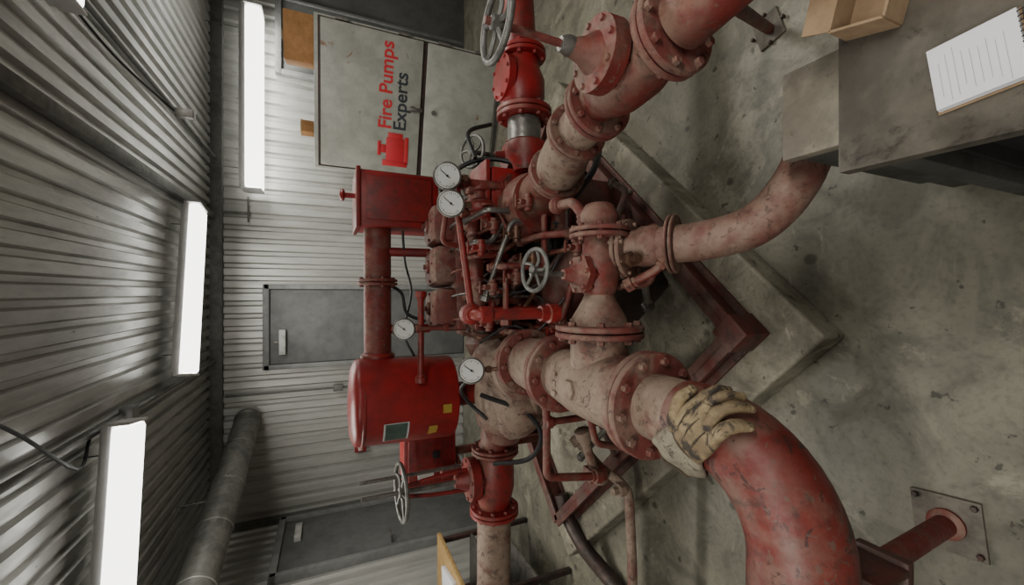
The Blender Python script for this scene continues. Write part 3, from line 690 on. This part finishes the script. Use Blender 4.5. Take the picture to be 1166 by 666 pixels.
# ------------------------------------------------------------------ glove
def glove():
    t=B('work_glove')
    def chain(pts,rs,m=GLOV):
        P=smooth_path([V(q) for q in pts],6); n=len(P); rr=[]
        for i in range(n):
            x=i/(n-1)*(len(rs)-1); k=min(int(x),len(rs)-2); rr.append(rs[k]+(rs[k+1]-rs[k])*(x-k))
        t.tube(P,rr,m,16)
    def slab(prof,m=GLOV):
        R=[]; P=[]
        for i in range(len(prof)-1):
            for k in range(4):
                u=k/4; P.append([prof[i][j]*(1-u)+prof[i+1][j]*u for j in range(4)])
        P.append(prof[-1])
        for x,hw,hh,zc in P:
            R.append([V((x,hw*math.copysign(abs(math.cos(a))**.8,math.cos(a)),zc+hh*math.copysign(abs(math.sin(a))**.8,math.sin(a)))) for a in [6.28318*k/40 for k in range(40)]])
        t.rings(R,m)
    slab([(-.030,.058,.012,.012),(-.026,.061,.014,.014),(.0,.056,.014,.014),(.030,.048,.0115,.0115),(.040,.043,.010,.010)],GLVC)
    slab([(.036,.043,.010,.010),(.055,.044,.012,.013),(.085,.050,.0145,.0155),(.112,.052,.014,.015),(.130,.049,.011,.013)])
    slab([(-.0305,.050,.007,.012),(-.030,.050,.007,.012)],GLVD)  # dark disc paints the shade inside the open cuff
    for y0,y1,l,up in ((-.0385,-.048,.054,.004),(-.0128,-.016,.072,.009),(.0128,.015,.069,.006),(.0375,.044,.052,.002)):
        pts=[(.100,y0*.95,.014)]
        for f,h in ((.06,.0175),(.40,.017+up),(.74,.011+up),(1.0,-.001)):
            pts.append((.124+l*f,y0+(y1-y0)*f,h))
        chain(pts,[.0118,.0125,.0122,.0126,.0116,.0120,.0112,.0095])
        t.ball((.124+l,y1,-.001),(.0096,.0096,.0096),GLOV,seg=14,n=8)
    chain([(.045,.028,.011),(.066,.050,.017),(.090,.066,.021),(.116,.074,.016)],[.014,.0150,.0130,.0132,.0115])
    t.ball((.117,.0745,.0155),(.0116,.0116,.0116),GLOV,seg=14,n=8)
    chain([(-.027,-.058,.014),(-.027,-.02,.0285),(-.027,.02,.0285),(-.027,.058,.014)],[.0022,.003,.003,.0022],GLVD)
    chain([(.040,-.042,.011),(.040,-.015,.0205),(.040,.015,.0205),(.040,.042,.011)],[.002,.0028,.0028,.002],GLVD)
    for y in (-.025,0,.025): chain([(.060,y*.75,.0245),(.088,y*.9,.0298),(.116,y,.0278)],[.0010,.0016,.0010],GLVD)
    o0=V((-.318,.612)); dr=V((.76,-.65)).normalized(); pr=V((-dr.y,dr.x)); Rp=.0785
    out=[]
    for x,y,z in t.v:
        q=o0+dr*x*.92+pr*y*.92; s=q.x-PX; c=z*1.05
        c+=.0030*noise.noise(V((x*38,y*38,z*10)))
        if x<.05: c+=.003*math.sin(y*150+x*40)*(1-x/.05)*.5
        s_=max(-.10,min(s,.050)); th=s_/Rp
        wx=PX+(Rp+c)*math.sin(th)+(s-s_)*math.cos(th); wz=PZ+(Rp+c)*math.cos(th)-(s-s_)*math.sin(th)
        out.append((wx,q.y,wz))
    t.v=out
    ob=t.done(ang=180)
    s=ob.modifiers.new('s','SUBSURF'); s.levels=1; s.render_levels=1
    tx=bpy.data.textures.new('leather_creases','CLOUDS'); tx.noise_scale=.012
    d=ob.modifiers.new('d','DISPLACE'); d.texture=tx; d.strength=.0022; d.texture_coords='LOCAL'
glove()
# ------------------------------------------------------------------ workbench
b=B('workbench')
b.box((.805,.01,.735),(1.2,.82,.03),BENCH,bev=.003)
b.box((.80,.01,.69),(1.16,.78,.06),BENS,bev=.003)
b.box((.365,.49,.665),(.18,.14,.03),BENB,bev=.003)
b.box((.365,.49,.40),(.165,.125,.52),BENS,bev=.003)
for x,y in ((.25,.38),(1.35,.38),(.25,-.36),(1.35,-.36)): b.box((x,y,.35),(.045,.045,.70),BENS)
b.box((.80,.01,.18),(1.1,.76,.02),BENS); b.box((.30,.01,.20),(.03,.76,.05),BENS)
b.box((.80,.36,.42),(1.08,.02,.45),BLKM,bev=.002); b.box((.30,.01,.44),(.02,.70,.44),BLKM,bev=.002)  # black sheets paint in the shade below the bench top
for x in (.30,.43): b.box((x,.49,.07),(.03,.1,.14),BENS)
b.done()
b=B('notebook')
an=.13; Rn=Matrix.Rotation(an,3,'Z'); nc=V((.306,.252,.752))
b.box(nc+V((0,0,.001)),(.096,.09,.002),CARD,R=Rn,bev=0)
for i in range(4): b.box(nc+V((.0005*i,0,.0035+.0022*i)),(.090,.086,.002),PAP,R=Rn,bev=.0005)
b.box(nc+Rn@V((0,-.10,.004)),(.090,.086,.006),PAP,R=Rn,bev=.0005)
for i in range(9):
    b.box(nc+Rn@V((-.004+random.uniform(-.006,.006),.033-.0078*i,.0116)),(.062+random.uniform(-.02,.01),.0005,.0002),INK,R=Rn,bev=0)
for i in range(13):
    q=nc+Rn@V((-.041+.0068*i,-.048,.006)); b.torus(q,Rn@V((1,0,0)),.007,.0009,BLK,14,6)
b.done()
b=B('cardboard_box')
bc=V((.475,.355,.752)); Rb=Matrix.Rotation(-.25,3,'Z')
w,d,h=.12,.075,.05
b.box(bc+V((0,0,.002)),(w,d,.004),CARD,R=Rb,bev=0)
for sx,sy,ww,dd in ((0,-d/2,w,.004),(0,d/2,w,.004),(-w/2,0,.004,d),(w/2,0,.004,d)):
    b.box(bc+Rb@V((sx,sy,h/2)),(ww,dd,h),CARD,R=Rb,bev=0)
b.box(bc+Rb@V((0,d/2+.018,h+.004)),(w,.04,.003),CARD,R=Rb@Matrix.Rotation(.3,3,'X'),bev=0)
b.box(bc+Rb@V((w/2+.018,0,h-.004)),(.04,d,.003),CARD,R=Rb@Matrix.Rotation(.5,3,'Y'),bev=0)
b.done()
# ------------------------------------------------------------------ back desk
b=B('desk')
b.box((-2.15,2.82,.75),(.5,.8,.03),WOOD); 
for x,y in ((-1.94,3.17),(-1.94,2.47),(-2.36,3.17),(-2.36,2.47)): b.box((x,y,.37),(.035,.035,.73),DARK)
for z in (.25,.5): b.box((-2.15,2.82,z),(.44,.72,.02),STL)
b.done()
b=B('paper_stack'); b.box((-2.08,2.80,.78),(.22,.3,.03),PAP,rot=.2); b.done()
# ------------------------------------------------------------------ world
w=bpy.data.worlds.new('w'); bpy.context.scene.world=w; w.use_nodes=True
w.node_tree.nodes['Background'].inputs[0].default_value=(.5,.5,.5,1); w.node_tree.nodes['Background'].inputs[1].default_value=.3
